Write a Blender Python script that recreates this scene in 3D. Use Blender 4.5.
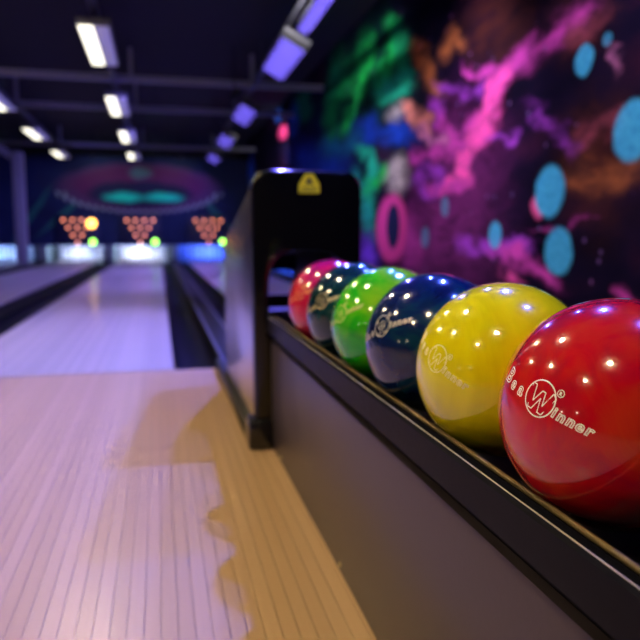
import bpy, bmesh, math, random
from mathutils import Vector, Matrix
random.seed(4)
scene = bpy.context.scene
for o in list(bpy.data.objects):
    bpy.data.objects.remove(o)
C = scene.collection
PI = math.pi

# ------------------------------------------------------------------ camera
YAW, PITCH = 0.2308, 0.1224
EYE = Vector((0, 0, 0.64))
F = Vector((math.sin(YAW)*math.cos(PITCH), math.cos(YAW)*math.cos(PITCH), -math.sin(PITCH)))
Rv = Vector((math.cos(YAW), -math.sin(YAW), 0))
Uv = Rv.cross(F)
cd = bpy.data.cameras.new('camera')
cam = bpy.data.objects.new('camera', cd); C.objects.link(cam)
M = Matrix.Identity(4)
for i, v in enumerate((Rv, Uv, -F)):
    for j in range(3):
        M[j][i] = v[j]
M.translation = EYE
cam.matrix_world = M
cd.sensor_width = 36; cd.sensor_fit = 'HORIZONTAL'
cd.lens = 680.0/640*36
cd.clip_start = 0.02; cd.clip_end = 100
cd.dof.use_dof = True
cd.dof.focus_distance = 0.63
cd.dof.aperture_fstop = 5.0
scene.camera = cam

# ------------------------------------------------------------------ world, exposure
w = bpy.data.worlds.new('world'); scene.world = w; w.use_nodes = True
w.node_tree.nodes['Background'].inputs[0].default_value = (0.05, 0.045, 0.09, 1)
w.node_tree.nodes['Background'].inputs[1].default_value = 0.02
vs = scene.view_settings
vs.view_transform = 'Standard'; vs.look = 'None'; vs.gamma = 1; vs.use_curve_mapping = False
vs.exposure = 0.0
try:
    scene.cycles.use_denoising = True
    scene.cycles.max_bounces = 8
    scene.cycles.sample_clamp_indirect = 6
    scene.cycles.caustics_reflective = False
    scene.cycles.caustics_refractive = False
except Exception:
    pass

# levels of the room's lamps and the added ones
L_WHITE = 2.3        # lit diffusers of the two white rows
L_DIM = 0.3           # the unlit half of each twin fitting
L_DOWN = 340.0        # compact downlights over the approach and seating
L_VIOLET = 55.0      # violet lamps above the louvres
W_FLOOD = 1150.0       # violet floodlight above the ball return hood
W_LANE = 900.0         # added violet floodlights that brighten the lanes
W_WASH = 110.0         # added spotlights that brighten the mural and masking walls

# ------------------------------------------------------------------ helpers
def link(name, me, parent=None, loc=None):
    o = bpy.data.objects.new(name, me); C.objects.link(o)
    if parent is not None: o.parent = parent
    if loc is not None: o.location = loc
    return o
def tag(o, label, cat, group=None):
    o['label'] = label; o['category'] = cat
    if group: o['group'] = group
    return o
def thing(name, label, cat, loc=(0, 0, 0), group=None):
    o = bpy.data.objects.new(name, None); C.objects.link(o); o.location = loc
    o.empty_display_size = 0.1
    return tag(o, label, cat, group)
def struct(o):
    o['kind'] = 'structure'; return o

class MB:
    def __init__(s): s.v = []; s.f = []
    def add(s, vs_, fs):
        k = len(s.v); s.v += [tuple(p) for p in vs_]; s.f += [tuple(i+k for i in f) for f in fs]; return s
    def box(s, x0, x1, y0, y1, z0, z1):
        return s.add([(x0,y0,z0),(x1,y0,z0),(x1,y1,z0),(x0,y1,z0),(x0,y0,z1),(x1,y0,z1),(x1,y1,z1),(x0,y1,z1)],
                     [(3,2,1,0),(4,5,6,7),(0,1,5,4),(1,2,6,5),(2,3,7,6),(3,0,4,7)])
    def prism(s, poly, a0, a1, axis='y'):
        """poly in the other two axes (x,z | y,z | x,y); extruded along axis"""
        n = len(poly)
        def P(u, v, a): return {'y': (u, a, v), 'x': (a, u, v), 'z': (u, v, a)}[axis]
        vs_ = [P(u, v, a0) for u, v in poly] + [P(u, v, a1) for u, v in poly]
        fs = [tuple(range(n)), tuple(range(2*n-1, n-1, -1))]
        fs += [(i, i+n, (i+1) % n+n, (i+1) % n) for i in range(n)]
        return s.add(vs_, fs)
    def tube(s, p0, p1, r, seg=12, r1=None):
        p0 = Vector(p0); p1 = Vector(p1); d = (p1-p0).normalized()
        a = d.orthogonal().normalized(); b = d.cross(a); r1 = r if r1 is None else r1
        vs_ = []
        for p, rr in ((p0, r), (p1, r1)):
            for i in range(seg):
                t = 2*PI*i/seg; vs_.append(p+a*math.cos(t)*rr+b*math.sin(t)*rr)
        fs = [(i, (i+1) % seg, (i+1) % seg+seg, i+seg) for i in range(seg)]
        fs += [tuple(range(seg-1, -1, -1)), tuple(range(seg, 2*seg))]
        return s.add(vs_, fs)
    def lathe(s, prof, seg=20, c=(0, 0, 0)):
        vs_ = []
        for r, z in prof:
            for i in range(seg):
                t = 2*PI*i/seg; vs_.append((c[0]+r*math.cos(t), c[1]+r*math.sin(t), c[2]+z))
        fs = []
        for j in range(len(prof)-1):
            for i in range(seg):
                fs.append((j*seg+i, j*seg+(i+1) % seg, (j+1)*seg+(i+1) % seg, (j+1)*seg+i))
        fs += [tuple(range(seg-1, -1, -1)), tuple((len(prof)-1)*seg+i for i in range(seg))]
        return s.add(vs_, fs)
    def mesh(s, name, mat=None, smooth=False, bevel=0, seg=2):
        me = bpy.data.meshes.new(name); me.from_pydata(s.v, [], s.f)
        bm = bmesh.new(); bm.from_mesh(me)
        bmesh.ops.recalc_face_normals(bm, faces=bm.faces)
        if bevel:
            es = [e for e in bm.edges if len(e.link_faces) == 2 and e.calc_face_angle(0) > 0.6]
            bmesh.ops.bevel(bm, geom=es, offset=bevel, segments=seg, profile=0.5, affect='EDGES')
        bm.to_mesh(me); bm.free()
        if mat: me.materials.append(mat)
        if smooth or bevel:
            for p in me.polygons: p.use_smooth = True
            if hasattr(me, 'set_sharp_from_angle'): me.set_sharp_from_angle(angle=0.7)
        return me
    def obj(s, name, mat=None, parent=None, **k):
        return link(name, s.mesh(name, mat, **k), parent)

# ------------------------------------------------------------------ materials
class NT:
    def __init__(s, name):
        s.m = bpy.data.materials.new(name); s.m.use_nodes = True
        s.t = s.m.node_tree; s.n = s.t.nodes; s.l = s.t.links
        s.b = s.n['Principled BSDF']
    def new(s, typ, **kw):
        n = s.n.new(typ)
        for k, v in kw.items(): setattr(n, k, v)
        return n
    def put(s, sock, v):
        if hasattr(v, 'is_output') or isinstance(v, bpy.types.NodeSocket): s.l.new(v, sock)
        else:
            if isinstance(v, (tuple, list)) and sock.type == 'RGBA' and len(v) == 3: v = tuple(v)+(1,)
            sock.default_value = v
    def math(s, op, a, b=0.0, c=None, clamp=False):
        n = s.new('ShaderNodeMath', operation=op, use_clamp=clamp)
        s.put(n.inputs[0], a); s.put(n.inputs[1], b)
        if c is not None: s.put(n.inputs[2], c)
        return n.outputs[0]
    def vmath(s, op, a, b=None):
        n = s.new('ShaderNodeVectorMath', operation=op); s.put(n.inputs[0], a)
        if b is not None:
            if op == 'SCALE': s.put(n.inputs['Scale'], b)
            else: s.put(n.inputs[1], b)
        return n.outputs['Value'] if op in ('LENGTH', 'DOT_PRODUCT', 'DISTANCE') else n.outputs[0]
    def mix(s, f, a, b, mode='MIX'):
        n = s.new('ShaderNodeMix', data_type='RGBA', blend_type=mode)
        s.put(n.inputs[0], f); s.put(n.inputs[6], a); s.put(n.inputs[7], b)
        return n.outputs[2]
    def coords(s, kind='Object'): return s.new('ShaderNodeTexCoord').outputs[kind]
    def mapping(s, vec, loc=(0,0,0), rot=(0,0,0), sc=(1,1,1), typ='POINT'):
        n = s.new('ShaderNodeMapping', vector_type=typ); s.put(n.inputs[0], vec)
        n.inputs[1].default_value = loc; n.inputs[2].default_value = rot; n.inputs[3].default_value = sc
        return n.outputs[0]
    def noise(s, vec, scale=5, detail=3, rough=0.5, dist=0.0, col=False):
        n = s.new('ShaderNodeTexNoise'); s.put(n.inputs['Vector'], vec)
        n.inputs['Scale'].default_value = scale; n.inputs['Detail'].default_value = detail
        n.inputs['Roughness'].default_value = rough; n.inputs['Distortion'].default_value = dist
        return n.outputs['Color'] if col else n.outputs[0]
    def ramp(s, fac, stops):
        n = s.new('ShaderNodeValToRGB'); s.put(n.inputs[0], fac)
        e = n.color_ramp.elements
        while len(e) < len(stops): e.new(0.5)
        for k, (p, c) in zip(e, stops): k.position = p; k.color = tuple(c)+(1,)
        return n.outputs[0]
    def step(s, v, a, b, lo=1.0, hi=0.0):
        n = s.new('ShaderNodeMapRange', interpolation_type='SMOOTHSTEP'); s.put(n.inputs[0], v)
        for i, x in enumerate((a, b, lo, hi)): n.inputs[i+1].default_value = x
        return n.outputs[0]
    def set(s, **k):
        names = dict(col='Base Color', rough='Roughness', metal='Metallic', coat='Coat Weight', coatr='Coat Roughness',
                     spec='Specular IOR Level', emit='Emission Color', es='Emission Strength', normal='Normal', ior='IOR')
        for a, v in k.items(): s.put(s.b.inputs[names[a]], v)
        return s

def plain(name, col, rough=0.5, metal=0.0, coat=0.0, var=0.15, scale=14, spec=0.5, rvar=0.0):
    t = NT(name); n = t.noise(t.coords(), scale, 4)
    c = t.mix(t.math('MULTIPLY', n, 1.0), tuple(x*(1-var) for x in col), tuple(min(1, x*(1+var)) for x in col))
    t.set(col=c, rough=rough, metal=metal, coat=coat, spec=spec)
    if rvar: t.set(rough=t.math('ADD', t.math('MULTIPLY', t.noise(t.coords(), scale*2, 3), rvar), rough-rvar/2))
    return t.m
def glow(name, col, strength, base=(0.8, 0.8, 0.8)):
    t = NT(name); n = t.noise(t.coords(), 9, 2)
    t.set(col=base, rough=0.4, emit=col, es=t.math('MULTIPLY', t.math('ADD', t.math('MULTIPLY', n, 0.1), 0.95), strength))
    return t.m

def wood_boards():
    t = NT('maple_board'); co = t.coords()
    rnd = t.new('ShaderNodeObjectInfo').outputs['Random']
    off = t.new('ShaderNodeCombineXYZ'); t.put(off.inputs[0], t.math('MULTIPLY', rnd, 37.0)); t.put(off.inputs[1], t.math('MULTIPLY', rnd, 91.0))
    p = t.vmath('ADD', co, off.outputs[0])
    g = t.noise(t.mapping(p, sc=(90, 1.6, 90)), 1.0, 5, 0.6, 0.6)
    base = t.ramp(rnd, [(0.0, (0.49, 0.31, 0.165)), (0.35, (0.53, 0.34, 0.185)), (0.7, (0.565, 0.365, 0.205)), (1.0, (0.51, 0.325, 0.17))])
    c = t.mix(t.math('MULTIPLY', g, 0.30), base, (0.30, 0.17, 0.08))
    wear = t.noise(t.mapping(co, sc=(3, 1.2, 3)), 1.5, 4)
    t.set(col=c, rough=t.math('ADD', t.math('MULTIPLY', wear, 0.14), 0.24), spec=0.45, coat=0.25, coatr=0.22)
    return t.m
def lane_wood():
    t = NT('lane_boards'); co = t.coords()
    sx = t.new('ShaderNodeSeparateXYZ'); t.put(sx.inputs[0], co)
    q = t.math('DIVIDE', sx.outputs[0], 0.02735)
    wn = t.new('ShaderNodeTexWhiteNoise', noise_dimensions='1D'); t.put(wn.inputs['W'], t.math('FLOOR', q))
    base = t.ramp(wn.outputs[0], [(0, (0.36, 0.31, 0.27)), (0.5, (0.41, 0.36, 0.31)), (1, (0.45, 0.39, 0.34))])
    g = t.noise(t.mapping(co, sc=(70, 0.9, 70)), 1.0, 4, 0.6)
    fr = t.math('FRACT', q)
    edge = t.math('MINIMUM', fr, t.math('SUBTRACT', 1.0, fr))
    c = t.mix(t.math('MULTIPLY', g, 0.22), base, (0.30, 0.19, 0.12))
    c = t.mix(t.step(edge, 0.0, 0.05, 0.5, 0.0), c, (0.16, 0.10, 0.07))
    t.set(col=c, rough=t.math('ADD', t.math('MULTIPLY', t.noise(co, 1.2, 3), 0.10), 0.34), coat=0.25, coatr=0.15)
    return t.m

M_BOARD = wood_boards(); M_LANE = lane_wood()
M_SUB = plain('floor_joint', (0.10, 0.06, 0.035), 0.8)
M_BLACK = plain('black_gloss_plastic', (0.008, 0.008, 0.010), 0.16, coat=0.4, scale=30)
M_HOODFACE = plain('black_moulded_plastic', (0.003, 0.003, 0.003), 0.13, scale=40)
M_BLACKM = plain('black_matte', (0.008, 0.008, 0.009), 0.55)
M_RAIL = plain('black_anodised_rail', (0.006, 0.006, 0.010), 0.40, metal=0.0, scale=60, rvar=0.1, spec=0.05)
M_LIP = plain('worn_metal_lip', (0.75, 0.70, 0.62), 0.35, metal=0.5, scale=50, var=0.3)
M_GOLD = plain('brass_strip', (0.16, 0.11, 0.045), 0.5, metal=0.4, scale=70, var=0.35)
M_PANEL = plain('taupe_laminate', (0.058, 0.043, 0.050), 0.36, scale=110, var=0.10, spec=0.45)
M_MIRROR = plain('polished_side_panel', (0.66, 0.64, 0.66), 0.26, metal=1.0, scale=4, var=0.05)
M_CEIL = plain('ceiling_black', (0.018, 0.018, 0.026), 0.8, scale=3)
M_DARKWALL = plain('dark_wall', (0.014, 0.013, 0.022), 0.7, scale=3)
M_STEEL = plain('grey_steel', (0.11, 0.11, 0.14), 0.45, metal=0.3)
M_BEAM = plain('beam_grey', (0.36, 0.36, 0.44), 0.5)
M_COLUMN = plain('column_grey', (0.20, 0.20, 0.22), 0.6)
M_GUT = plain('gutter_black', (0.003, 0.003, 0.004), 0.5, scale=8, rvar=0.1, spec=0.06)
M_CAP = plain('divider_cap', (0.016, 0.016, 0.009), 0.4, scale=8, spec=0.2)
M_SLAB = plain('sub_slab', (0.01, 0.01, 0.012), 0.9)
M_WHITE = plain('pin_white', (0.85, 0.84, 0.82), 0.25, var=0.03)
M_PINRED = plain('pin_red_stripe', (0.6, 0.02, 0.03), 0.3)
M_KICK = plain('kickback_pale', (0.15, 0.20, 0.19), 0.5)
M_PIT = plain('pit_curtain', (0.35, 0.36, 0.42), 0.7)
M_HOUSE = plain('fitting_housing', (0.12, 0.12, 0.14), 0.5)
M_LWHITE = glow('diffuser_white', (1.0, 0.95, 0.74), L_WHITE)
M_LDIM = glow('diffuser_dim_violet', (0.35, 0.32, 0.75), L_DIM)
M_LVIOLET = glow('diffuser_violet', (0.20, 0.14, 1.0), L_VIOLET)
M_LDOWN = glow('downlight_lens', (1.0, 0.80, 0.48), L_DOWN)
M_FIN = plain('louvre_black', (0.018, 0.018, 0.022), 0.5)
M_SCREW = plain('screw_metal', (0.8, 0.68, 0.42), 0.4, metal=0.6)

# ------------------------------------------------------------------ mural wall
def mural_mat():
    t = NT('space_mural'); co = t.coords()
    s = t.new('ShaderNodeSeparateXYZ'); t.put(s.inputs[0], co)
    cb = t.new('ShaderNodeCombineXYZ'); t.put(cb.inputs[0], s.outputs[1]); t.put(cb.inputs[1], s.outputs[2])
    flat = cb.outputs[0]
    sq = t.mapping(flat, sc=(0.55, 1, 1))
    w1 = t.vmath('SCALE', t.vmath('SUBTRACT', t.noise(sq, 1.6, 2, 0.5, 0, True), (0.5, 0.5, 0.5)), 0.26)
    w2 = t.vmath('SCALE', t.vmath('SUBTRACT', t.noise(sq, 5.5, 3, 0.6, 0, True), (0.5, 0.5, 0.5)), 0.34)
    wq = t.vmath('MULTIPLY', t.vmath('ADD', w1, w2), (1.5, 0.75, 0))
    warp = t.vmath('ADD', flat, wq)
    # wisps
    rn = t.noise(t.vmath('ADD', t.mapping(flat, rot=(0, 0, 0.5), sc=(0.8, 2.0, 1)), t.vmath('SCALE', w1, 2.5)), 2.6, 4, 0.62, 1.2)
    fil = t.math('POWER', t.math('SUBTRACT', 1.0, t.math('ABSOLUTE', t.math('SUBTRACT', t.math('MULTIPLY', rn, 2.0), 1.0))), 3.0)
    rn2 = t.noise(t.vmath('ADD', t.mapping(flat, rot=(0, 0, 0.35), sc=(0.7, 1.6, 1)), t.vmath('SCALE', w2, 1.5)), 5.5, 3, 0.55, 1.6)
    fil2 = t.math('POWER', t.math('SUBTRACT', 1.0, t.math('ABSOLUTE', t.math('SUBTRACT', t.math('MULTIPLY', rn2, 2.0), 1.0))), 5.0)
    soft = t.math('MULTIPLY', t.math('ADD', t.math('MULTIPLY', fil, 0.75), t.math('MULTIPLY', fil2, 0.85), clamp=True), t.step(rn, 0.30, 0.62, 0.35, 1.15), clamp=True)
    n0 = t.noise(sq, 2.2, 4)
    base = t.ramp(n0, [(0.35, (0.001, 0.001, 0.008)), (0.55, (0.006, 0.003, 0.022)), (0.72, (0.03, 0.006, 0.026))])
    col = base
    cols = dict(green=(0.012, 0.52, 0.10), greenb=(0.02, 0.80, 0.13), green2=(0.008, 0.26, 0.10), dgreen=(0.003, 0.05, 0.04), cyangr=(0.02, 0.55, 0.36),
                blue=(0.010, 0.045, 0.50), tblue=(0.01, 0.14, 0.38), navy=(0.006, 0.02, 0.12), teal=(0.015, 0.32, 0.30), lilac=(0.55, 0.46, 0.55), orange=(0.55, 0.16, 0.06),
                salmon=(0.80, 0.25, 0.22), brown=(0.085, 0.020, 0.018), brownm=(0.26, 0.05, 0.10), dusk=(0.20, 0.025, 0.20), pink=(1.0, 0.10, 0.58), mag=(0.62, 0.06, 0.52),
                lilm=(0.60, 0.18, 0.50), purple=(0.32, 0.045, 0.60), violet=(0.18, 0.05, 0.75), pinkb=(0.85, 0.10, 0.40), red=(0.9, 0.06, 0.25), blueb=(0.05, 0.18, 0.9))
    strokes = [('dusk',5.36,0.71,1.15,0.565,-3.11,0.8),('dusk',5.09,1.29,0.98,0.396,-3.02,0.6),('navy',9.11,1.87,2.36,0.534,-3.01,0.8),('dgreen',7.28,2.38,1.66,0.503,-2.88,0.8),('brown',3.32,1.00,0.48,0.286,-2.94,0.6),('brown',4.56,2.10,0.71,0.260,-2.81,0.7),('brown',3.54,1.84,0.40,0.169,-2.86,0.5),('green2',9.23,2.12,0.60,0.273,-2.82,1.0),('green2',8.94,2.66,0.70,0.325,2.94,1.0),('green',9.11,2.27,0.64,0.231,3.05,0.8),('green',8.35,2.54,0.61,0.176,3.11,0.8),('green',7.66,2.70,0.49,0.153,-3.11,0.8),('greenb',8.24,2.10,0.44,0.151,2.94,1.0),('greenb',7.69,2.37,0.39,0.154,2.90,1.0),('greenb',7.37,2.60,0.25,0.137,0.10,1.0),('green',6.94,2.26,0.36,0.153,3.13,1.0),('green',6.68,2.47,0.30,0.175,0.09,1.0),('green',6.69,2.68,0.31,0.096,-2.77,1.0),('green2',6.28,2.26,0.29,0.141,-2.60,1.0),('green2',6.53,2.56,0.37,0.109,-2.65,1.0),('cyangr',6.87,2.12,0.47,0.101,-2.99,1.0),('cyangr',6.32,2.09,0.38,0.099,-3.01,1.0),('green2',11.23,2.74,0.73,0.218,0.08,1.0),('green2',10.77,2.67,0.68,0.192,-2.86,1.0),('blue',7.42,1.78,0.68,0.118,-3.03,1.2),('blue',6.45,1.64,0.63,0.103,-2.97,1.2),('blue',10.89,1.88,1.43,0.216,-3.01,1.2),('blue',9.23,1.60,1.11,0.186,-3.00,1.2),('tblue',9.11,1.83,1.06,0.107,-3.00,1.0),('tblue',8.04,1.76,0.47,0.115,-3.12,1.0),('blueb',11.75,2.61,0.51,0.213,0.04,1.0),('cyangr',7.65,1.59,0.42,0.082,-2.92,1.0),('cyangr',7.30,1.41,0.27,0.118,-2.86,1.0),('cyangr',7.37,1.22,0.31,0.114,3.00,1.0),('cyangr',7.42,0.98,0.30,0.156,-2.75,1.0),('green',7.53,1.14,0.29,0.118,2.99,1.0),('green',7.13,1.25,0.37,0.074,3.11,1.0),('green',6.91,1.34,0.22,0.084,-2.97,1.0),('teal',7.93,1.26,0.39,0.123,-2.87,1.0),('teal',7.48,0.91,0.45,0.167,-2.62,1.0),('lilac',6.57,1.28,0.35,0.114,-3.09,0.8),('lilac',6.39,1.23,0.31,0.130,-3.02,0.8),('lilac',6.46,1.84,0.38,0.071,-3.04,0.7),('orange',5.91,2.22,0.26,0.078,-2.64,1.0),('orange',5.69,2.02,0.21,0.084,-2.65,1.0),('orange',5.52,1.86,0.20,0.070,-2.73,1.0),('orange',5.31,2.16,0.19,0.089,2.91,0.8),('orange',5.07,2.14,0.20,0.056,-2.58,0.8),('salmon',6.10,1.78,0.25,0.068,-2.75,1.0),('salmon',5.82,1.62,0.23,0.066,-2.76,1.0),('mag',4.16,1.81,0.19,0.077,3.03,1.0),('mag',4.38,1.70,0.16,0.097,2.93,1.0),('pink',4.48,1.59,0.16,0.105,2.68,1.2),('pink',4.65,1.44,0.17,0.086,2.92,1.2),('pink',4.56,1.59,0.14,0.062,2.64,1.0),('pink',4.76,1.46,0.15,0.059,2.75,1.0),('pink',4.90,1.30,0.12,0.086,2.08,1.0),('pink',4.75,1.36,0.17,0.087,2.66,1.0),('pink',4.93,1.19,0.15,0.089,2.77,1.0),('pink',5.21,1.08,0.27,0.061,3.03,1.0),('purple',5.38,1.83,0.25,0.044,-2.71,1.0),('purple',5.04,1.73,0.20,0.038,-3.02,1.0),('purple',4.69,1.71,0.22,0.039,-3.12,1.0),('mag',5.51,1.63,0.24,0.068,-2.51,1.0),('mag',5.15,1.48,0.26,0.043,-3.06,1.0),('mag',4.78,1.52,0.20,0.053,2.95,1.0),('lilm',5.74,1.53,0.27,0.044,-2.77,1.0),('lilm',5.36,1.44,0.22,0.038,-3.10,1.0),('mag',5.95,1.37,0.29,0.058,-3.09,1.0),('mag',5.49,1.36,0.30,0.053,-3.08,1.0),('mag',5.08,1.40,0.24,0.065,2.96,1.0),('purple',5.88,1.19,0.23,0.075,2.92,1.2),('purple',5.53,1.20,0.26,0.051,-2.92,1.2),('purple',5.42,1.08,0.16,0.082,2.82,1.2),('purple',5.71,1.04,0.28,0.052,-3.00,1.2),('mag',4.91,1.87,0.22,0.038,-2.84,1.0),('mag',4.59,1.80,0.19,0.039,-3.03,1.0),('purple',4.48,1.32,0.20,0.031,-2.91,1.0),('purple',4.22,1.30,0.13,0.034,3.04,1.0),('mag',5.50,1.05,0.31,0.042,-3.03,1.0),('mag',5.08,1.05,0.21,0.044,3.01,1.0),('purple',5.56,1.69,0.19,0.081,-2.84,0.9),('purple',4.85,0.53,0.25,0.053,-2.95,1.2),('purple',4.53,0.53,0.18,0.053,2.86,1.2),('purple',4.16,0.57,0.27,0.042,-3.09,1.2),('mag',4.39,0.52,0.23,0.043,2.96,1.0),('mag',4.07,0.50,0.18,0.045,-2.83,1.0),('violet',7.43,0.45,0.51,0.177,-3.04,1.0),('mag',6.11,0.58,0.37,0.236,-2.63,0.6),('pink',4.58,1.46,0.20,0.123,2.54,0.9),('pink',4.37,1.66,0.19,0.102,2.78,0.9),('mag',4.07,1.78,0.25,0.083,3.09,0.8),('mag',3.75,1.84,0.20,0.076,3.13,0.8),('mag',3.49,1.88,0.17,0.067,-3.07,0.8),('brownm',3.45,1.78,0.24,0.077,3.07,0.7),('purple',3.85,1.33,0.22,0.049,-2.57,0.6),('purple',3.59,1.16,0.16,0.045,-2.65,0.6),('brownm',3.40,1.15,0.18,0.053,2.90,0.8),('brownm',3.13,1.20,0.15,0.043,3.14,0.8),('orange',3.40,0.95,0.24,0.074,-2.96,0.4),('orange',3.09,0.94,0.19,0.072,3.05,0.4),('mag',3.76,0.67,0.23,0.022,-3.13,0.5),('mag',3.44,0.71,0.14,0.023,2.83,0.5),('mag',4.15,0.50,0.23,0.045,-3.13,1.0),('mag',3.78,0.43,0.22,0.049,-2.80,1.0),('pink',4.17,0.39,0.13,0.037,-3.12,0.8),('lilm',3.21,1.53,0.12,0.030,-2.07,0.5),('mag',3.86,1.83,0.09,0.049,-2.20,0.7),('purple',4.49,0.53,0.19,0.047,-3.03,1.0),('mag',3.01,0.35,0.11,0.042,2.95,1.0)]
    mod = t.math('ADD', t.math('MULTIPLY', soft, 1.15), 0.22)
    for k, cy, cz, a, b, ang, st in strokes:
        ma = t.new('ShaderNodeVectorMath', operation='MULTIPLY_ADD')   # keeps the strokes evaluated one after another
        t.put(ma.inputs[0], col); ma.inputs[1].default_value = (1e-7, 1e-7, 1e-7); t.put(ma.inputs[2], warp)
        d = t.vmath('LENGTH', t.mapping(ma.outputs[0], (cy, cz, 0), (0, 0, ang), (a*1.18, b*1.75, 1), 'TEXTURE'))
        f = t.math('MULTIPLY', t.step(d, -0.25, 1.12, st, 0.0), mod, clamp=True)
        col = t.mix(f, col, cols[k])
    # star dust
    vo = t.new('ShaderNodeTexVoronoi'); t.put(vo.inputs['Vector'], flat); vo.inputs['Scale'].default_value = 7.5
    star = t.math('MULTIPLY', t.step(vo.outputs['Distance'], 0.03, 0.17), t.math('GREATER_THAN', t.noise(flat, 3.0, 2), 0.46))
    col = t.mix(t.math('MULTIPLY', star, 0.55), col, t.mix(t.noise(flat, 4, 1), (0.04, 0.16, 0.5), (0.45, 0.08, 0.5)))
    # sharper painted shapes: pink ring, planets
    wob = t.vmath('ADD', flat, t.vmath('SCALE', t.vmath('SUBTRACT', t.noise(flat, 9, 2, 0.5, 0, True), (0.5, 0.5, 0.5)), 0.03))
    for k, cy, cz, a, b in [('pinkb', 6.63, .72, .50, .36)]:
        d = t.vmath('LENGTH', t.mapping(wob, (cy, cz, 0), (0, 0, 0), (a, b, 1), 'TEXTURE'))
        col = t.mix(t.step(d, 0.8, 1.1), col, (0.62, 0.05, 0.32))
        d = t.vmath('LENGTH', t.mapping(wob, (cy-0.06, cz+0.02, 0), (0, 0, 0), (.2, .23, 1), 'TEXTURE'))
        col = t.mix(t.step(d, 0.85, 1.1), col, (0.012, 0.015, 0.08))
    for k, cy, cz, a, b, ang in [('pinkb', 3.86, .82, .10, .08, -2.61), ('red', 12.85, 2.57, .6, .16, -3.06), ('blueb', 13.32, 2.95, .5, .15, .11), ('blueb', 17.4, 2.2, .8, .5, 0)]:
        d = t.vmath('LENGTH', t.mapping(wob, (cy, cz, 0), (0, 0, ang), (a, b, 1), 'TEXTURE'))
        col = t.mix(t.step(d, 0.4, 1.1), col, cols[k])
    for cy, cz, r, k in [(3.74,.91,.165,1),(3.62,.55,.15,1),(3.01,1.16,.16,.9),(3.45,1.60,.09,.8),(4.41,.65,.10,.85),(3.25,1.66,.04,.45),(5.29,.88,.085,.4),(5.71,.63,.10,.4)]:
        d = t.vmath('LENGTH', t.mapping(wob, (cy, cz, 0), (0, 0, 0), (r, r, 1), 'TEXTURE'))
        pc = t.mix(t.noise(flat, 22, 3), (0.008, 0.20, 0.60), (0.10, 0.58, 1.0))
        col = t.mix(t.math('MULTIPLY', t.step(d, 0.82, 1.08), k), col, pc)
    t.set(col=col, rough=0.7, spec=0.05)
    return t.m
WX = 2.30
wr = struct(MB().box(WX, WX+.12, -3.0, 20.2, -0.15, 3.1).obj('wall_right', mural_mat()))
wr['label'] = 'right wall painted with a glowing space mural of nebulae and blue planets'

def masking_mat():
    t = NT('masking_mural'); co = t.coords()
    s = t.new('ShaderNodeSeparateXYZ'); t.put(s.inputs[0], co)
    cb = t.new('ShaderNodeCombineXYZ'); t.put(cb.inputs[0], s.outputs[0]); t.put(cb.inputs[1], s.outputs[2])
    flat = cb.outputs[0]
    wv = t.vmath('ADD', flat, t.vmath('SCALE', t.vmath('SUBTRACT', t.noise(flat, 2.5, 3, 0.5, 0, True), (0.5, 0.5, 0.5)), 0.14))
    col = t.ramp(t.noise(flat, 0.9, 4), [(0.3, (0.006, 0.010, 0.045)), (0.6, (0.010, 0.022, 0.085)), (0.8, (0.02, 0.02, 0.06))])
    def ell(cx, cz, a, b, c, lo, hi, k=1.0, ang=0):
        nonlocal col
        d = t.vmath('LENGTH', t.mapping(wv, (cx, cz, 0), (0, 0, ang), (a, b, 1), 'TEXTURE'))
        col = t.mix(t.math('MULTIPLY', t.step(d, lo, hi), k), col, c)
    for cx, ang in ((-2.3, 0.75), (-3.0, 0.95), (1.5, -0.8)):
        ell(cx, 1.2, 1.0, 0.10, (0.03, 0.30, 0.16), 0.3, 1.1, 0.45, ang)
    ell(-.42, 1.84, 2.1, .66, (0.09, 0.035, 0.10), 0.86, 1.04)
    ell(-.42, 1.92, 1.95, .56, (0.11, 0.012, 0.075), 0.7, 1.0)
    ell(-.42, 1.70, 1.45, .36, (0.012, 0.012, 0.05), 0.75, 1.0)
    ell(-.85, 1.62, .60, .16, (0.008, 0.85, 0.45), 0.3, 1.1)
    ell(.15, 1.62, .60, .16, (0.008, 0.85, 0.45), 0.3, 1.1)
    ell(-.42, 2.22, .35, .18, (0.05, 0.30, 0.25), 0.4, 1.1, 0.5)
    # row of little painted lamps on the lower rim
    d = t.vmath('LENGTH', t.mapping(flat, (-.42, 1.84, 0), (0, 0, 0), (2.02, .60, 1), 'TEXTURE'))
    rim = t.math('MULTIPLY', t.step(t.math('ABSOLUTE', t.math('SUBTRACT', d, 0.98)), 0.03, 0.09), t.math('LESS_THAN', s.outputs[2], 1.75))
    dots = t.math('GREATER_THAN', t.math('SINE', t.math('MULTIPLY', s.outputs[0], 36.0)), 0.0)
    col = t.mix(t.math('MULTIPLY', t.math('MULTIPLY', rim, dots), 0.6), col, (0.45, 0.6, 0.55))
    t.set(col=col, rough=0.65, spec=0.25)
    return t.m

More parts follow.
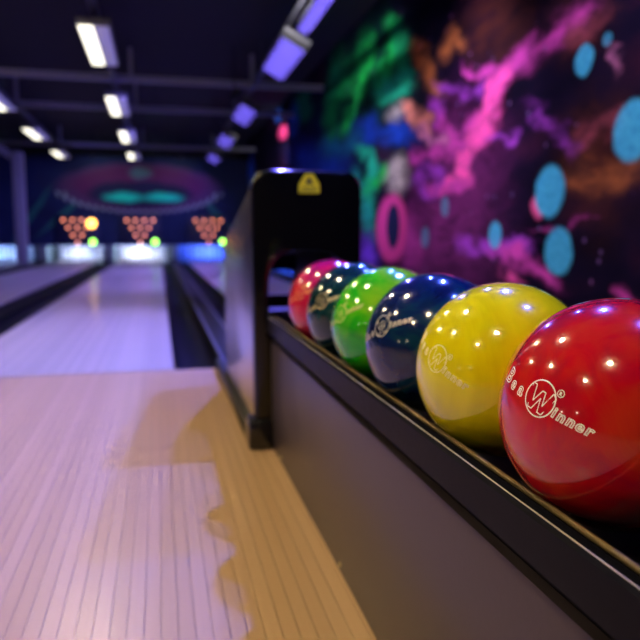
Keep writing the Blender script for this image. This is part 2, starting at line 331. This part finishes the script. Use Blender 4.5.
# ------------------------------------------------------------------ room shell
LX0 = -5.0
FOUL = 3.31
PITEND = 19.9
struct(MB().box(LX0-.1, WX+.1, -3.1, 20.3, 3.1, 3.2).obj('ceiling', M_CEIL))
struct(MB().box(LX0-.12, LX0, -3.0, 20.2, -0.15, 3.1).obj('wall_left', M_DARKWALL))
struct(MB().box(LX0-.12, WX+.12, -3.12, -3.0, -0.15, 3.1).obj('wall_front', M_DARKWALL))
struct(MB().box(LX0-.12, WX+.12, 20.2, 20.32, -0.15, 3.1).obj('wall_back', M_DARKWALL))
floor = struct(MB().box(LX0, WX, -3.0, 20.2, -0.16, -0.13).obj('floor', M_SLAB))
MB().box(LX0, WX, -3.0, FOUL, -0.13, -0.0035).obj('sub_floor', M_SUB, floor)
BW = 0.02735
bme = MB().box(-BW/2+.0003, BW/2-.0003, -3.0, FOUL-.004, -0.012, 0.0).mesh('board', M_BOARD, bevel=0.0004, seg=1)
nb = int((WX-LX0)/BW)
for i in range(nb):
    b = link('board', bme, floor, (LX0+BW*(i+.5)+.008, 0, random.uniform(-0.00025, 0.00025)))

# ------------------------------------------------------------------ lanes
LANES = [(-3.72, 'far left'), (-2.02, 'left'), (-0.48, 'middle'), (1.22, 'right')]
LW = 1.0668
def gutter(x0, x1, parent):
    n = 12; prof = []
    c = (x0+x1)/2; h = (x1-x0)/2
    for i in range(n+1):
        a = PI*i/n
        prof.append((c-h*math.cos(a)*0.985, -0.012-0.085*math.sin(a)**0.8))
    poly = [(x0, -0.012)]+prof+[(x1, -0.012), (x1, -0.125), (x0, -0.125)]
    m = MB(); k = len(prof)
    vs_ = [(x, FOUL+.01, z) for x, z in prof]+[(x, 17.99, z) for x, z in prof]
    m.add(vs_, [(i, i+1, i+1+k, i+k) for i in range(k-1)])
    m.box(x0, x1, FOUL+.01, 17.99, -0.125, -0.104)
    return m.obj('gutter', M_GUT, parent, smooth=True)
lane_lab = {'far left': 'pale bowling lane at the far left edge, beyond the grey column',
            'left': 'pale bowling lane left of the middle lane, split from it by black gutters',
            'middle': 'long lavender-lit bowling lane in the middle, straight ahead past the foul line',
            'right': 'bowling lane beside the mural wall, ending in the blue-lit pin deck'}
for cx, nm in LANES:
    t = thing('bowling_lane', lane_lab[nm], 'lane', (cx, FOUL, 0), 'bowling lanes')
    o = MB().box(cx-LW/2, cx+LW/2, FOUL+.012, 19.25, -0.125, 0.0).obj('lane_bed', M_LANE); o.parent = t; o.matrix_parent_inverse = Matrix.Translation((-cx, -FOUL, 0))
    ln = MB().box(cx-LW/2, cx+LW/2, FOUL-.003, FOUL+.0115, -0.12, -0.0005).obj('foul_line', M_PANEL); ln.parent = t; ln.matrix_parent_inverse = Matrix.Translation((-cx, -FOUL, 0))
    for s_ in (-1, 1):
        xa, xb_ = sorted((cx+s_*(LW/2+.002), cx+s_*(LW/2+.235)))
        g = gutter(xa, xb_, t); g.matrix_parent_inverse = Matrix.Translation((-cx, -FOUL, 0))
def child(o, t):
    o.parent = t; o.matrix_parent_inverse = Matrix.Translation(-t.location); return o
# caps between the lanes
def divider(x0, x1, label):
    t = thing('lane_divider', label, 'divider', ((x0+x1)/2, FOUL, -.12), 'strips between the lanes')
    child(MB().box(x0, x1, FOUL+.012, 17.98, -0.125, 0.004).obj('cap', M_CAP, bevel=.004), t)
    for x in (x0+.012, x1-.012):
        child(MB().tube((x, FOUL+.03, .006), (x, 17.95, .006), .009, 8).obj('edge_rail', M_STEEL, smooth=True), t)
divider(0.292, 0.448, 'dark strip between the middle and right lanes, running behind the ball return hood')
divider(-2.94, -2.80, 'dark strip between the two leftmost lanes, running past the grey column')
divider(1.995, 2.29, 'dark strip along the foot of the mural wall')
divider(-4.99, -4.49, 'dark strip along the left wall beside the far lane')

# ------------------------------------------------------------------ pin decks
def pin_profile():
    return [(0.026,0),(0.030,.004),(0.0365,.03),(0.0505,.075),(0.0605,.114),(0.0595,.14),(0.0500,.184),(0.0355,.225),(0.0265,.254),(0.0235,.27),(0.0245,.29),(0.0300,.32),(0.0325,.343),(0.0300,.362),(0.0200,.376),(0.006,.381)]
pin_me = MB().lathe(pin_profile(), 16).mesh('bowling_pin', M_WHITE, smooth=True)
stripe_me = MB().lathe([(0.0238,.262),(0.0242,.272),(0.0242,.277),(0.0250,.284)], 16).mesh('stripe', M_PINRED, smooth=True)
HEAD = 18.3; SP = 0.3048
pin_lab = {'far left': 'white bowling pin racked on the far left lane behind the grey column', 'left': 'white bowling pin racked on the lane left of the middle lane',
           'middle': 'white bowling pin racked at the end of the middle lane', 'right': 'white bowling pin racked in blue light on the lane by the mural'}
for cx, nm in LANES:
    for r in range(4):
        for k in range(r+1):
            p = link('bowling_pin', pin_me, None, (cx+(k-r/2)*SP, HEAD+r*SP*0.866, 0.0))
            tag(p, pin_lab[nm], 'pin', 'pins of the %s lane' % nm)
            link('stripe', stripe_me, p)
deck_col = {'far left': ((0.25, 0.45, 1.0), 110), 'left': ((0.50, 0.62, 1.0), 150), 'middle': ((0.60, 0.70, 1.0), 250), 'right': ((0.04, 0.11, 1.0), 330)}
for cx, nm in LANES:
    col, st = deck_col[nm]
    lt = thing('pin_deck_light', {'far left': 'blue-white strip light over the far left pin deck', 'left': 'white strip light over the pins left of the middle lane', 'middle': 'white strip light over the middle lane pins', 'right': 'blue strip light over the right lane pins'}[nm], 'light', (cx, 18.15, .62), 'pin deck lights')
    child(MB().box(cx-.52, cx+.52, 18.11, 18.24, .60, .64).obj('housing', M_HOUSE), lt)
    child(MB().tube((cx-.50, 18.175, .575), (cx+.50, 18.175, .575), .024, 12).obj('tube_lamp', glow('pin_light_'+nm.replace(' ', '_'), col, st), smooth=True), lt)
    o = MB().box(cx-.70, cx+.70, PITEND-.06, PITEND, -.12, .95).obj('pit_curtain', M_PIT)
    tag(o, 'pale curtain closing the pit behind the pins of the %s lane' % nm, 'curtain', 'pit curtains')
for x0, x1, lab in ((-1.36, -1.13, 'pale kickback post between the left and middle pin decks'), (-3.0, -2.72, 'pale kickback post between the two leftmost pin decks'), (.27, .47, 'pale kickback post between the middle and blue right pin decks'), (2.0, 2.26, 'pale kickback post between the right pin deck and the mural wall'), (-4.72, -4.5, 'pale kickback post by the left wall')):
    t = thing('kickback_post', lab, 'post', ((x0+x1)/2, 18.1, -.12), 'kickback posts')
    child(MB().box(x0, x1, 18.02, 19.8, -.125, .42).obj('side_board', M_KICK, bevel=.01), t)
    child(MB().box(x0-.01, x1+.01, 18.0, 18.02, .0, .05).obj('toe_plate', M_BLACKM), t)
mk = struct(MB().box(LX0, WX, 18.04, 18.09, .42, 2.62).obj('wall_masking', masking_mat()))
mk['label'] = 'dark blue masking wall over the pins painted with a purple and green saucer'

# ------------------------------------------------------------------ pin indicators
M_PANELD = plain('indicator_panel', (0.008, 0.012, 0.05), 0.4)
M_ORANGE = glow('led_orange', (1.0, 0.26, 0.06), 3.0)
M_GREEN = glow('led_green', (0.35, 1.0, 0.03), 5.0)
M_AMBER = glow('led_amber', (1.0, 0.45, 0.02), 7.0)
led_me = MB().tube((0, -.02, 0), (0, 0, 0), .034, 12).mesh('led', M_ORANGE)
led_g = MB().tube((0, -.025, 0), (0, 0, 0), .07, 16).mesh('led', M_GREEN)
led_a = MB().tube((0, -.025, 0), (0, 0, 0), .11, 16).mesh('led', M_AMBER)
for cx, nm, lab in ((-1.97, 'left', 'orange pin indicator with a big amber lamp lit at its corner'), (-.46, 'middle', 'orange pin indicator triangle over the middle lane'), (1.25, 'right', 'orange pin indicator over the blue-lit right lane')):
    t = thing('pin_indicator', lab, 'indicator', (cx, 18.04, .42), 'pin indicators over the lanes')
    child(MB().box(cx-.50, cx+.50, 17.96, 18.0, .42, 1.16).obj('panel', M_PANELD, bevel=.006), t)
    for r in range(4):
        for k in range(4-r):
            o = link('pin_lamp', led_me, t, ((k-(3-r)/2)*.215, -.08, 1.04-r*.185-.42))
    o = link('green_lamp', led_g, t, (.36, -.08, .50-.42)); o['label'] = 'round green lamp'
    if nm == 'left':
        o = link('amber_lamp', led_a, t, (.345, -.102, .96-.42)); o['label'] = 'large bright amber lamp'

# ------------------------------------------------------------------ ceiling fittings
FZ = 2.5
def twin_fitting(x, y, label, ln=1.42):
    t = thing('ceiling_light', label, 'light', (x, y, FZ), 'white twin ceiling lights')
    h = ln/2
    MB().box(-.145, .145, -h-.02, h+.02, .012, .075).obj('housing', M_HOUSE, t, bevel=.006)
    MB().box(-.135, -.005, -h, h, 0, .014).obj('lit_diffuser', M_LWHITE, t, bevel=.004)
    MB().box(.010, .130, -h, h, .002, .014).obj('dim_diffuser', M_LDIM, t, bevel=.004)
    for yy in (-h*.6, h*.6): MB().box(-.02, .02, yy-.02, yy+.02, .075, .16).obj('bracket', M_STEEL, t)
def violet_fitting(x, y, label, ln=1.3, wd=.26):
    t = thing('violet_light', label, 'light', (x, y, FZ), 'violet louvred ceiling lights')
    t.rotation_euler.y = 0.5
    h = ln/2; w_ = wd/2; nf = 11; dp = .062
    MB().box(-w_-.015, w_+.015, -h-.02, h+.02, dp+.012, dp+.05).obj('housing', M_HOUSE, t, bevel=.006)
    for s_ in (-1, 1): MB().box(s_*(w_+.006)-.004, s_*(w_+.006)+.004, -h-.01, h+.01, 0, dp+.012).obj('side_wall', M_FIN, t)
    for s_ in (-1, 1): MB().box(-w_-.01, w_+.01, s_*(h+.008)-.004, s_*(h+.008)+.004, 0, dp+.012).obj('end_wall', M_FIN, t)
    MB().box(-w_, w_, -h, h, dp+.001, dp+.011).obj('diffuser', M_LVIOLET, t)
    for k in range(nf+1):
        yy = -h+ln*k/nf
        MB().box(-w_, w_, yy-.003, yy+.003, 0, dp).obj('louvre', M_FIN, t)
    for yy in (-h*.6, h*.6): MB().box(-.02, .02, yy-.02, yy+.02, dp+.05, .155).obj('bracket', M_STEEL, t)
def downlight(x, y, label):
    t = thing('downlight', label, 'light', (x, y, FZ+.038), 'compact downlights over the approach')
    MB().lathe([(.088, 0), (.105, 0), (.11, .01), (.11, .10), (.03, .12)], 24).obj('can', M_HOUSE, t, smooth=True)
    MB().lathe([(.086, -.012), (.087, -.002), (.087, .002)], 24).obj('lens', M_LDOWN, t)
    MB().tube((0, 0, .11), (0, 0, .121), .012, 8).obj('stem', M_STEEL, t)
YS = [-.25, 2.05, 4.7, 7.37, 10.6, 13.75, 16.95]
names_y = ['over the seating behind the camera', 'above the ball return', 'above the end of the approach', 'largest in view', 'second in view', 'third in view', 'farthest, by the painted saucer']
for y, n in zip(YS, names_y):
    if y < 6:
        downlight(-.57, y, 'compact warm downlight of the middle row, '+n); downlight(-2.15, y, 'compact warm downlight of the left row, '+n)
    else:
        twin_fitting(-.52, y, 'white twin ceiling light of the middle row, '+n, 1.42 if y < 16 else 1.2)
        if y > 10: twin_fitting(-2.15, y, 'white twin ceiling light of the left row, '+n.replace('second', 'nearest').replace('third', 'next'), 1.3 if y < 16 else 1.2)
for y, n, wd in ((5.75, 'narrow strip at the top edge of the picture', .1), (7.45, 'largest one fully in view', .26), (10.85, 'second in view', .26), (13.9, 'third in view', .26), (17.0, 'farthest, at the end wall', .26)):
    violet_fitting(1.33, y, 'violet louvred ceiling light, '+n, wd=wd)
for x, lab in ((-.52, 'dark light track along the middle row of ceiling lights'), (-2.15, 'dark light track along the left row of ceiling lights'), (1.33, 'dark light track along the violet ceiling lights')):
    t = thing('light_track', lab, 'track', (x, -2.5, FZ+(.16 if x < 1 else .19)), 'light tracks')
    MB().box(-.035, .035, 0, 20.4, 0, .06).obj('trunking', M_STEEL, t)
    for k in range(8):
        MB().tube((0, .6+k*2.7, .06), (0, .6+k*2.7, .4), .006, 8).obj('hanger_rod', M_STEEL, t)
for y, lab in ((9.6, 'nearest grey crossbeam under the dark ceiling'), (11.75, 'second grey crossbeam under the dark ceiling'), (16.6, 'farthest grey crossbeam under the dark ceiling')):
    t = thing('ceiling_beam', lab, 'beam', (LX0, y, 2.66), 'ceiling crossbeams')
    L = WX-LX0
    MB().box(0, L, -.04, .04, 0, .014).obj('lower_flange', M_BEAM, t)
    MB().box(0, L, -.008, .008, .014, .066).obj('web', M_BEAM, t)
    MB().box(0, L, -.04, .04, .066, .08).obj('upper_flange', M_BEAM, t)
    for k in (0.9, 2.9, 4.7, 6.3):
        MB().box(k-.025, k+.025, -.025, .025, .08, .44).obj('hanger_post', M_BEAM, t)
t = thing('steel_column', 'pale grey column with a diagonal brace between the two leftmost lanes', 'column', (-2.87, 15.8, -.13))
MB().box(-.11, .11, -.11, .11, .135, 2.55).obj('shaft', M_COLUMN, t, bevel=.02)
MB().box(-.15, .15, -.15, .15, .134, .18).obj('base_plate', M_STEEL, t, bevel=.01)
MB().prism([(-.10, 2.35), (-.10, 2.55), (-1.0, 3.15), (-1.0, 2.95)], -.07, .07, 'y').obj('brace', M_COLUMN, t)
# spot heads; those washing the mural and the masking wall are added
def spot(x, y, target, power, label, size=1.3, col=(1, 0.95, 0.98), z=2.8, soft=.04):
    t = thing('spotlight', label, 'light', (x, y, z), 'ceiling spotlights')
    d = (Vector(target)-Vector((x, y, z))).normalized()
    MB().tube(-d*.10, d*.06, .045, 16, .055).obj('can', M_BLACKM, t, smooth=True)
    MB().tube((0, 0, .02), (0, 0, 3.1-z), .01, 8).obj('stem', M_BLACKM, t)
    ld = bpy.data.lights.new('lamp', 'SPOT'); ld.energy = power; ld.color = col; ld.spot_size = size; ld.spot_blend = 0.8; ld.shadow_soft_size = soft
    lo = bpy.data.objects.new('lamp', ld); C.objects.link(lo); lo.parent = t; lo.location = d*.075
    lo.rotation_euler = d.to_track_quat('-Z', 'Y').to_euler()
for k, y in enumerate((.8, 2.2, 3.3)):
    spot(1.24, y, (-.9, y-.1, 0), W_FLOOD*(.16, .36, .48)[k], 'violet floodlight over the ball return, '+('nearest the camera', 'above the black hood', 'farthest of the three')[k], 2.0, (.07, .12, 1.0), z=2.5, soft=.035)
spot(1.05, 5.3, (-1.3, 4.3, 0), W_LANE, 'added violet floodlight aimed across the lanes', 2.1, (.16, .14, 1.0), z=2.5)  # added to lift the near lanes, not one of the violet row
spot(.9, 2.6, (2.3, 3.4, .95), W_WASH, 'added ceiling spotlight aimed at the blue planets on the mural')  # mural lamps from here on are added so its colours show
spot(.9, 4.2, (2.3, 5.0, 1.2), W_WASH*1.3, 'added ceiling spotlight aimed at the pink nebula on the mural')
spot(.7, 5.6, (2.3, 7.4, 1.7), W_WASH*1.9, 'added ceiling spotlight aimed at the green nebula on the mural')
spot(1.55, 12.1, (2.3, 13.2, 2.1), W_WASH*.7, 'added ceiling spotlight aimed at the far end of the mural', 1.9, z=2.6)
spot(-1.45, 16.95, (-1.2, 18.04, 1.6), W_WASH*.14, 'added left ceiling spotlight aimed at the painted saucer', 2.5, (.85, .9, 1), z=2.55)  # added pair that lights up the painted saucer
spot(.55, 16.95, (.3, 18.04, 1.6), W_WASH*.14, 'added right ceiling spotlight aimed at the painted saucer', 2.5, (.85, .9, 1), z=2.55)
spot(1.02, 9.3, (-1.3, 10.0, 0), W_LANE*.8, 'added violet floodlight aimed at the middle of the lanes', 2.1, (.24, .19, 1.0), z=2.5)  # this one and the next are added to brighten the distant lanes
spot(1.02, 12.5, (-1.3, 14.0, 0), W_LANE*.8, 'added violet floodlight aimed at the far end of the lanes', 2.1, (.24, .19, 1.0), z=2.5)

# ------------------------------------------------------------------ ball return
BX, BZ, BR = 0.4125, 0.476, 0.10795
Y0, YH, YE = 0.10, 2.0, 2.96
br = thing('ball_return', 'black ball return with taupe side panel, rails and tall rounded hood', 'ball return', (BX, 1.2, 0))
def part(m, name, mat, **k): return child(m.obj(name, mat, **k), br)
XC = 0.320; XR = 2*BX-XC+.012
for nm, x0, x1 in (('side_panel', XC, XC+.016), ('side_panel', XR-.016, XR)):
    part(MB().box(x0, x1, Y0+.02, YH+.01, .0015, .329), nm, M_PANEL, bevel=.0012)
part(MB().box(XC+.017, XR-.017, Y0+.02, YH-.001, .30, .352), 'trough_bed', M_BLACKM)
part(MB().box(XC+.016, XR-.016, Y0, Y0+.02, .0015, .36), 'end_panel', M_PANEL, bevel=.002)
for sgn, xo in ((1, .306), (-1, 2*BX-.306+.006)):
    def X(d): return xo+sgn*d
    poly = [(X(0), .357), (X(0), .399), (X(.003), .4035), (X(.0055), .4035), (X(.0085), .392), (X(.019), .390), (X(.0215), .3985), (X(.0265), .3985), (X(.034), .380), (X(.034), .33), (X(.026), .33), (X(.020), .357)]
    part(MB().prism(poly, Y0, YH-.002, 'y'), 'rail', M_RAIL)
    part(MB().tube((X(.0036), Y0, .4035), (X(.0036), YH-.002, .4035), .0008, 8), 'rail_lip', M_LIP, smooth=True)
    gx, gz = BX-sgn*.0735*1.0, BZ-.0885
    # brass bearing strip: a small round bar tangent to the balls
    ang = math.atan2(-.67, -.742*sgn)
    gx, gz = BX+(BR+.0031)*math.cos(ang), BZ+(BR+.0031)*math.sin(ang)
    part(MB().tube((gx, Y0+.005, gz), (gx, YH-.002, gz), .003, 12), 'brass_strip', M_GOLD, smooth=True)
for y in (1.19, 1.84, .62):
    part(MB().tube((XC-.003, y, .018), (XC+.001, y, .018), .0048, 10), 'screw', M_SCREW)

# hood
HX0, HX1, HZ = .268, .600, .834
hc = ((HX0+HX1)/2, .465)
def rrect(inset=0.0):
    x0, x1, z1, r = HX0+inset, HX1-inset, HZ-inset, .055
    pts = []
    def line(a, b, n):
        for i in range(n): pts.append((a[0]+(b[0]-a[0])*i/n, a[1]+(b[1]-a[1])*i/n))
    def arc(c, a0, a1, n):
        for i in range(n):
            a = a0+(a1-a0)*i/n; pts.append((c[0]+r*math.cos(a), c[1]+r*math.sin(a)))
    line((x0, .002), (x1, .002), 10); line((x1, .002), (x1, z1-r), 16)
    arc((x1-r, z1-r), 0, PI/2, 8); line((x1-r, z1), (x0+r, z1), 8); arc((x0+r, z1-r), PI/2, PI, 8); line((x0, z1-r), (x0, .002), 16)
    return pts
def mouth(pts):
    out = []
    for x, z in pts:
        a = math.atan2(z-hc[1], x-hc[0]); n = 3.0
        r = (abs(math.cos(a)/.122)**n+abs(math.sin(a)/.135)**n)**(-1/n)
        out.append((hc[0]+r*math.cos(a), hc[1]+r*math.sin(a)))
    return out
m = MB(); o0 = rrect(); inn = mouth(o0); n = len(o0)
loops = [[(x, YH+.09, z) for x, z in inn], [(x, YH, z) for x, z in inn], [(x, YH, z) for x, z in rrect(.012)], [(x, YH+.0035, z) for x, z in rrect(.0035)], [(x, YH+.012, z) for x, z in o0], [(x, YH+.04, z) for x, z in o0]]
vs_ = [p for l in loops for p in l]; fs = []
for j in range(len(loops)-1):
    fs += [(j*n+i, j*n+(i+1) % n, (j+1)*n+(i+1) % n, (j+1)*n+i) for i in range(n)]
part(m.add(vs_, fs), 'hood_front', M_HOODFACE, smooth=True)
sidep = [(YH+.04, .055), (YE, .055), (YE, .575), (YE-.05, .625), (YH+.30, .745), (YH+.04, .795)]
part(MB().prism(sidep, HX0+.004, HX0+.014, 'x'), 'hood_side', M_MIRROR, bevel=.002)
part(MB().prism(sidep, HX1-.014, HX1-.004, 'x'), 'hood_side', M_MIRROR, bevel=.002)
topo = [(YH+.041, .832), (YH+.3, .762), (YE-.05, .642), (YE+.005, .580), (YE-.012, .572), (YE-.06, .622), (YH+.3, .742), (YH+.041, .80)]
part(MB().prism(topo, HX0+.016, HX1-.016, 'x'), 'hood_top', M_BLACK, bevel=.006)
for x0 in (HX0+.0145, HX1-.0185): part(MB().prism(sidep, x0, x0+.004, 'x'), 'liner', M_BLACKM)
# rear panel with an inlet for the balls
xa, xb2, za, zb2 = .452, .572, .385, .495
for q in ((HX0+.015, xa, .055, .565), (xb2, HX1-.015, .055, .565), (xa, xb2, .055, za), (xa, xb2, zb2, .565)):
    part(MB().box(q[0], q[1], YE-.02, YE-.008, q[2], q[3]), 'rear_panel', M_BLACKM)
part(MB().box(HX0+.016, HX1-.016, YH+.10, YE-.021, .30, .335), 'hood_tray', M_BLACKM)
for x0 in (HX0-.018, HX1-.014):
    part(MB().box(x0, x0+.034, YH+.07, FOUL-.02, .0015, .052), 'plinth', M_CAP, bevel=.004)
for x0, x1 in ((.246, .318), (HX1-.04, HX1+.022)):
    part(MB().box(x0, x1, YH-.03, YH+.069, .0015, .088), 'foot', M_BLACK, bevel=.008)
st = part(MB().prism([(.405, .767), (.469, .767), (.469, .792), (.458, .810), (.448, .825), (.426, .825), (.416, .810), (.405, .792)], YH-.0012, YH-.0002, 'y'), 'warning_sticker', plain('sticker_yellow', (1, .86, .012), .5))
st['label'] = 'yellow warning sticker'
M_INK = plain('sticker_ink', (.02, .02, .02), .5)
for a, b, z0, z1 in ((.412, .462, .772, .775), (.415, .459, .781, .784)):
    k = MB().box(a, b, YH-.0016, YH-.0012, z0, z1).obj('print_line', M_INK); k.parent = st
k = MB().prism([(.425, .794), (.449, .794), (.437, .815)], YH-.0016, YH-.0012, 'y').obj('hazard_triangle', M_INK); k.parent = st

# ------------------------------------------------------------------ bowling balls
def ball_mat(name, a, b, c, sc=9.0, stretch=(1, 1, 1), seed=0.0):
    t = NT(name); co = t.mapping(t.coords(), loc=(seed, seed*1.7, -seed), sc=stretch)
    wv = t.vmath('ADD', co, t.vmath('SCALE', t.noise(co, sc*0.8, 2, .5, 0, True), .13))
    n1 = t.noise(wv, sc, 5, .6, 1.4); n2 = t.noise(wv, sc*2.4, 4, .6, .8)
    col = t.ramp(n1, [(.36, a), (.51, b), (.66, c)])
    col = t.mix(t.math('MULTIPLY', t.step(n2, .45, .7, 0, 1), .35), col, c)
    t.set(col=col, rough=.17, coat=1.0, coatr=.035, spec=.16)
    return t.m
def ink(name, col): return plain(name, col, .45, var=.05)
def text_mesh(txt, size, shear, bev):
    cu = bpy.data.curves.new('lettering_curve', 'FONT'); cu.body = txt; cu.size = size; cu.shear = shear
    cu.fill_mode = 'NONE'; cu.bevel_depth = bev; cu.bevel_resolution = 0; cu.resolution_u = 3; cu.offset = size*.018; cu.space_character = 1.08
    o = bpy.data.objects.new('lettering_tmp', cu); C.objects.link(o)
    dg = bpy.context.evaluated_depsgraph_get(); dg.update()
    me = bpy.data.meshes.new_from_object(o.evaluated_get(dg))
    vs_ = [tuple(v.co) for v in me.vertices]; fs = [tuple(p.vertices) for p in me.polygons]
    bpy.data.objects.remove(o); bpy.data.curves.remove(cu); bpy.data.meshes.remove(me)
    return vs_, fs
def place(vs_, u0, v0, rot=0, fx=1):
    x0 = min(v[0] for v in vs_); c, s = math.cos(rot), math.sin(rot)
    return [(u0+c*(x-x0)*fx-s*y, v0+s*(x-x0)*fx+c*y, z) for x, y, z in vs_]
BEV = .00052
def ring(R, cu, cv, tube, seg=48):
    m = MB(); vs_ = []; fs = []
    for i in range(seg):
        a = 2*PI*i/seg
        for du, dw in ((tube, 0), (0, tube), (-tube, 0), (0, -tube)):
            vs_.append((cu+(R+du)*math.cos(a), cv+(R+du)*math.sin(a), dw))
    for i in range(seg):
        for k in range(4):
            fs.append((i*4+k, ((i+1) % seg)*4+k, ((i+1) % seg)*4+(k+1) % 4, i*4+(k+1) % 4))
    return vs_, fs
pieces = {'lettering': [], 'logo': []}
vB = text_mesh('B', .0195, .12, BEV); ve = text_mesh('e', .0165, .12, BEV); va = text_mesh('a', .0165, .12, BEV)
pieces['lettering'] += [(place(vB[0], -.0585, -.0065, -.1, 1.1), vB[1]), (place(ve[0], -.0425, -.0085, -.1, 1.0), ve[1]), (place(va[0], -.0280, -.0090, .05, 1.0), va[1])]
x = .0165
for i, ch in enumerate('inner'):
    q = text_mesh(ch, .0130, .15, BEV); q = (place(q[0], x, -.0075+[0, -.0002, .0004, .0008, .0012][i], .04, 1.12), q[1])
    x = max(p[0] for p in q[0])+.0009; pieces['lettering'].append(q)
def outline(pts, tube):
    m = MB(); n = len(pts)
    for i in range(n):
        m.tube((pts[i][0], pts[i][1], 0), (pts[(i+1) % n][0], pts[(i+1) % n][1], 0), tube, 5)
    return m.v, m.f
WP = [(-.0135, .0092), (-.0088, .0092), (-.0056, -.0048), (-.0002, .0070), (.0034, .0070), (.0056, -.0048), (.0108, .0098), (.0150, .0070), (.0078, -.0118), (.0032, -.0118), (.0012, .0006), (-.0042, -.0118), (-.0088, -.0118)]
q = outline(WP, BEV)
pieces['logo'] += [q, ring(.0160, 0, 0, BEV*1.2)]
q = text_mesh('R', .0040, 0, BEV*.5); pieces['logo'] += [(place(q[0], .0147, .0117), q[1]), ring(.0031, .0160, .0132, BEV*.7, 20)]
def wrap(plist, nrm, tan, name, mat, parent, bump=.0001):
    nv = Vector(nrm).normalized(); tv = Vector(tan); tv = (tv-nv*tv.dot(nv)).normalized(); bv = nv.cross(tv)
    if bv.z < 0: bv = -bv
    m = MB()
    for vs_, fs in plist:
        out = []
        for u, v, h in vs_:
            a, b = u/BR, v/BR
            d = (nv*math.cos(a)+tv*math.sin(a))*math.cos(b)+bv*math.sin(b)
            out.append(d*(BR+bump+max(h, -BEV*.6)*.35))
        m.add(out, fs)
    return m.obj(name, mat, parent)
def sphere_me(name, mat):
    me = bpy.data.meshes.new(name); bm = bmesh.new()
    bmesh.ops.create_uvsphere(bm, u_segments=96, v_segments=64, radius=BR); bm.to_mesh(me); bm.free()
    for p in me.polygons: p.use_smooth = True
    me.materials.append(mat); return me
BALLS = [
 ('glossy red bowling ball nearest the camera with white winner lettering', ball_mat('ball_red', (.36, .001, .03), (.54, .003, .014), (.56, .035, .010), 8, seed=3.1), (1, .97, .90), (-.926, -.287, .247), (.215, -.936, -.279)),
 ('yellow swirled bowling ball between the front red ball and the blue ball', ball_mat('ball_yellow', (.70, .62, .002), (.84, .76, .003), (.90, .72, .005), 5, (1, .25, .25), seed=1.3), (.95, .88, .42), (-.94, -.27, .21), (.161, -.891, -.424)),
 ('dark blue marbled bowling ball between the yellow and green balls', ball_mat('ball_blue', (.002, .006, .045), (.003, .014, .08), (.004, .055, .08), 7, seed=7.7), (.85, .78, .62), (-.905, -.291, .311), (.399, -.833, .383)),
 ('bright green bowling ball between the blue and dark teal balls', ball_mat('ball_green', (.004, .34, .006), (.008, .52, .008), (.26, .62, .012), 5, seed=5.2), (.85, .80, .25), (-.936, -.248, .251), (.34, -.824, .454)),
 ('dark teal bowling ball between the green ball and the far red ball', ball_mat('ball_teal', (.002, .018, .022), (.003, .035, .037), (.006, .065, .06), 6, seed=2.2), (.85, .65, .30), (-.835, -.465, .295), (.549, -.744, .38)),
 ('crimson bowling ball last in the row, against the black hood', ball_mat('ball_crimson', (.48, .003, .09), (.58, .006, .06), (.60, .04, .03), 6, seed=9.4), (.95, .42, .10), (-.841, -.462, .282), (.54, -.752, .378)),
]
for i, (lab, mat, ic, nv, tv) in enumerate(BALLS):
    o = link('bowling_ball', sphere_me('bowling_ball', mat), None, (BX, .5414+i*.2170, BZ))
    tag(o, lab, 'bowling ball', 'bowling balls on the ball return')
    im = ink('ink_%d' % i, ic)
    for q in pieces['lettering']: wrap([q], nv, tv, 'letter', im, o)
    wrap(pieces['logo'][:1], nv, tv, 'logo_letter', im, o); wrap(pieces['logo'][1:2], nv, tv, 'logo_ring', im, o)
    wrap(pieces['logo'][2:3], nv, tv, 'trademark_letter', im, o); wrap(pieces['logo'][3:], nv, tv, 'trademark_ring', im, o)

# ------------------------------------------------------------------ small lamps on the left wall
for y, z, lab in ((.2, .97, 'small warm wall lamp low on the left wall beside the approach'), (-1.2, 1.24, 'small warm wall lamp on the left wall near the seating')):
    t = thing('wall_lamp', lab, 'lamp', (LX0+.005, y, z), 'wall lamps')
    MB().box(0, .03, -.06, .06, -.08, .08).obj('back_plate', M_STEEL, t, bevel=.004)
    MB().lathe([(.04, -.07), (.055, -.06), (.055, .06), (.04, .07)], 16, (.09, 0, 0)).obj('shade', glow('wall_lamp_shade', (1, .85, .6), 30), t, smooth=True)
t = thing('added_light_strip', 'added blue light strip along the foot of the mural wall', 'light', (WX-.004, 4.6, .06))  # unseen strip added to turn the right lane blue
MB().box(-.014, 0, 0, 13.2, 0, .03).obj('channel', M_STEEL, t)
MB().box(-.018, -.0145, .02, 13.18, .004, .026).obj('diffuser', glow('added_blue_strip', (.02, .09, 1), 26), t)
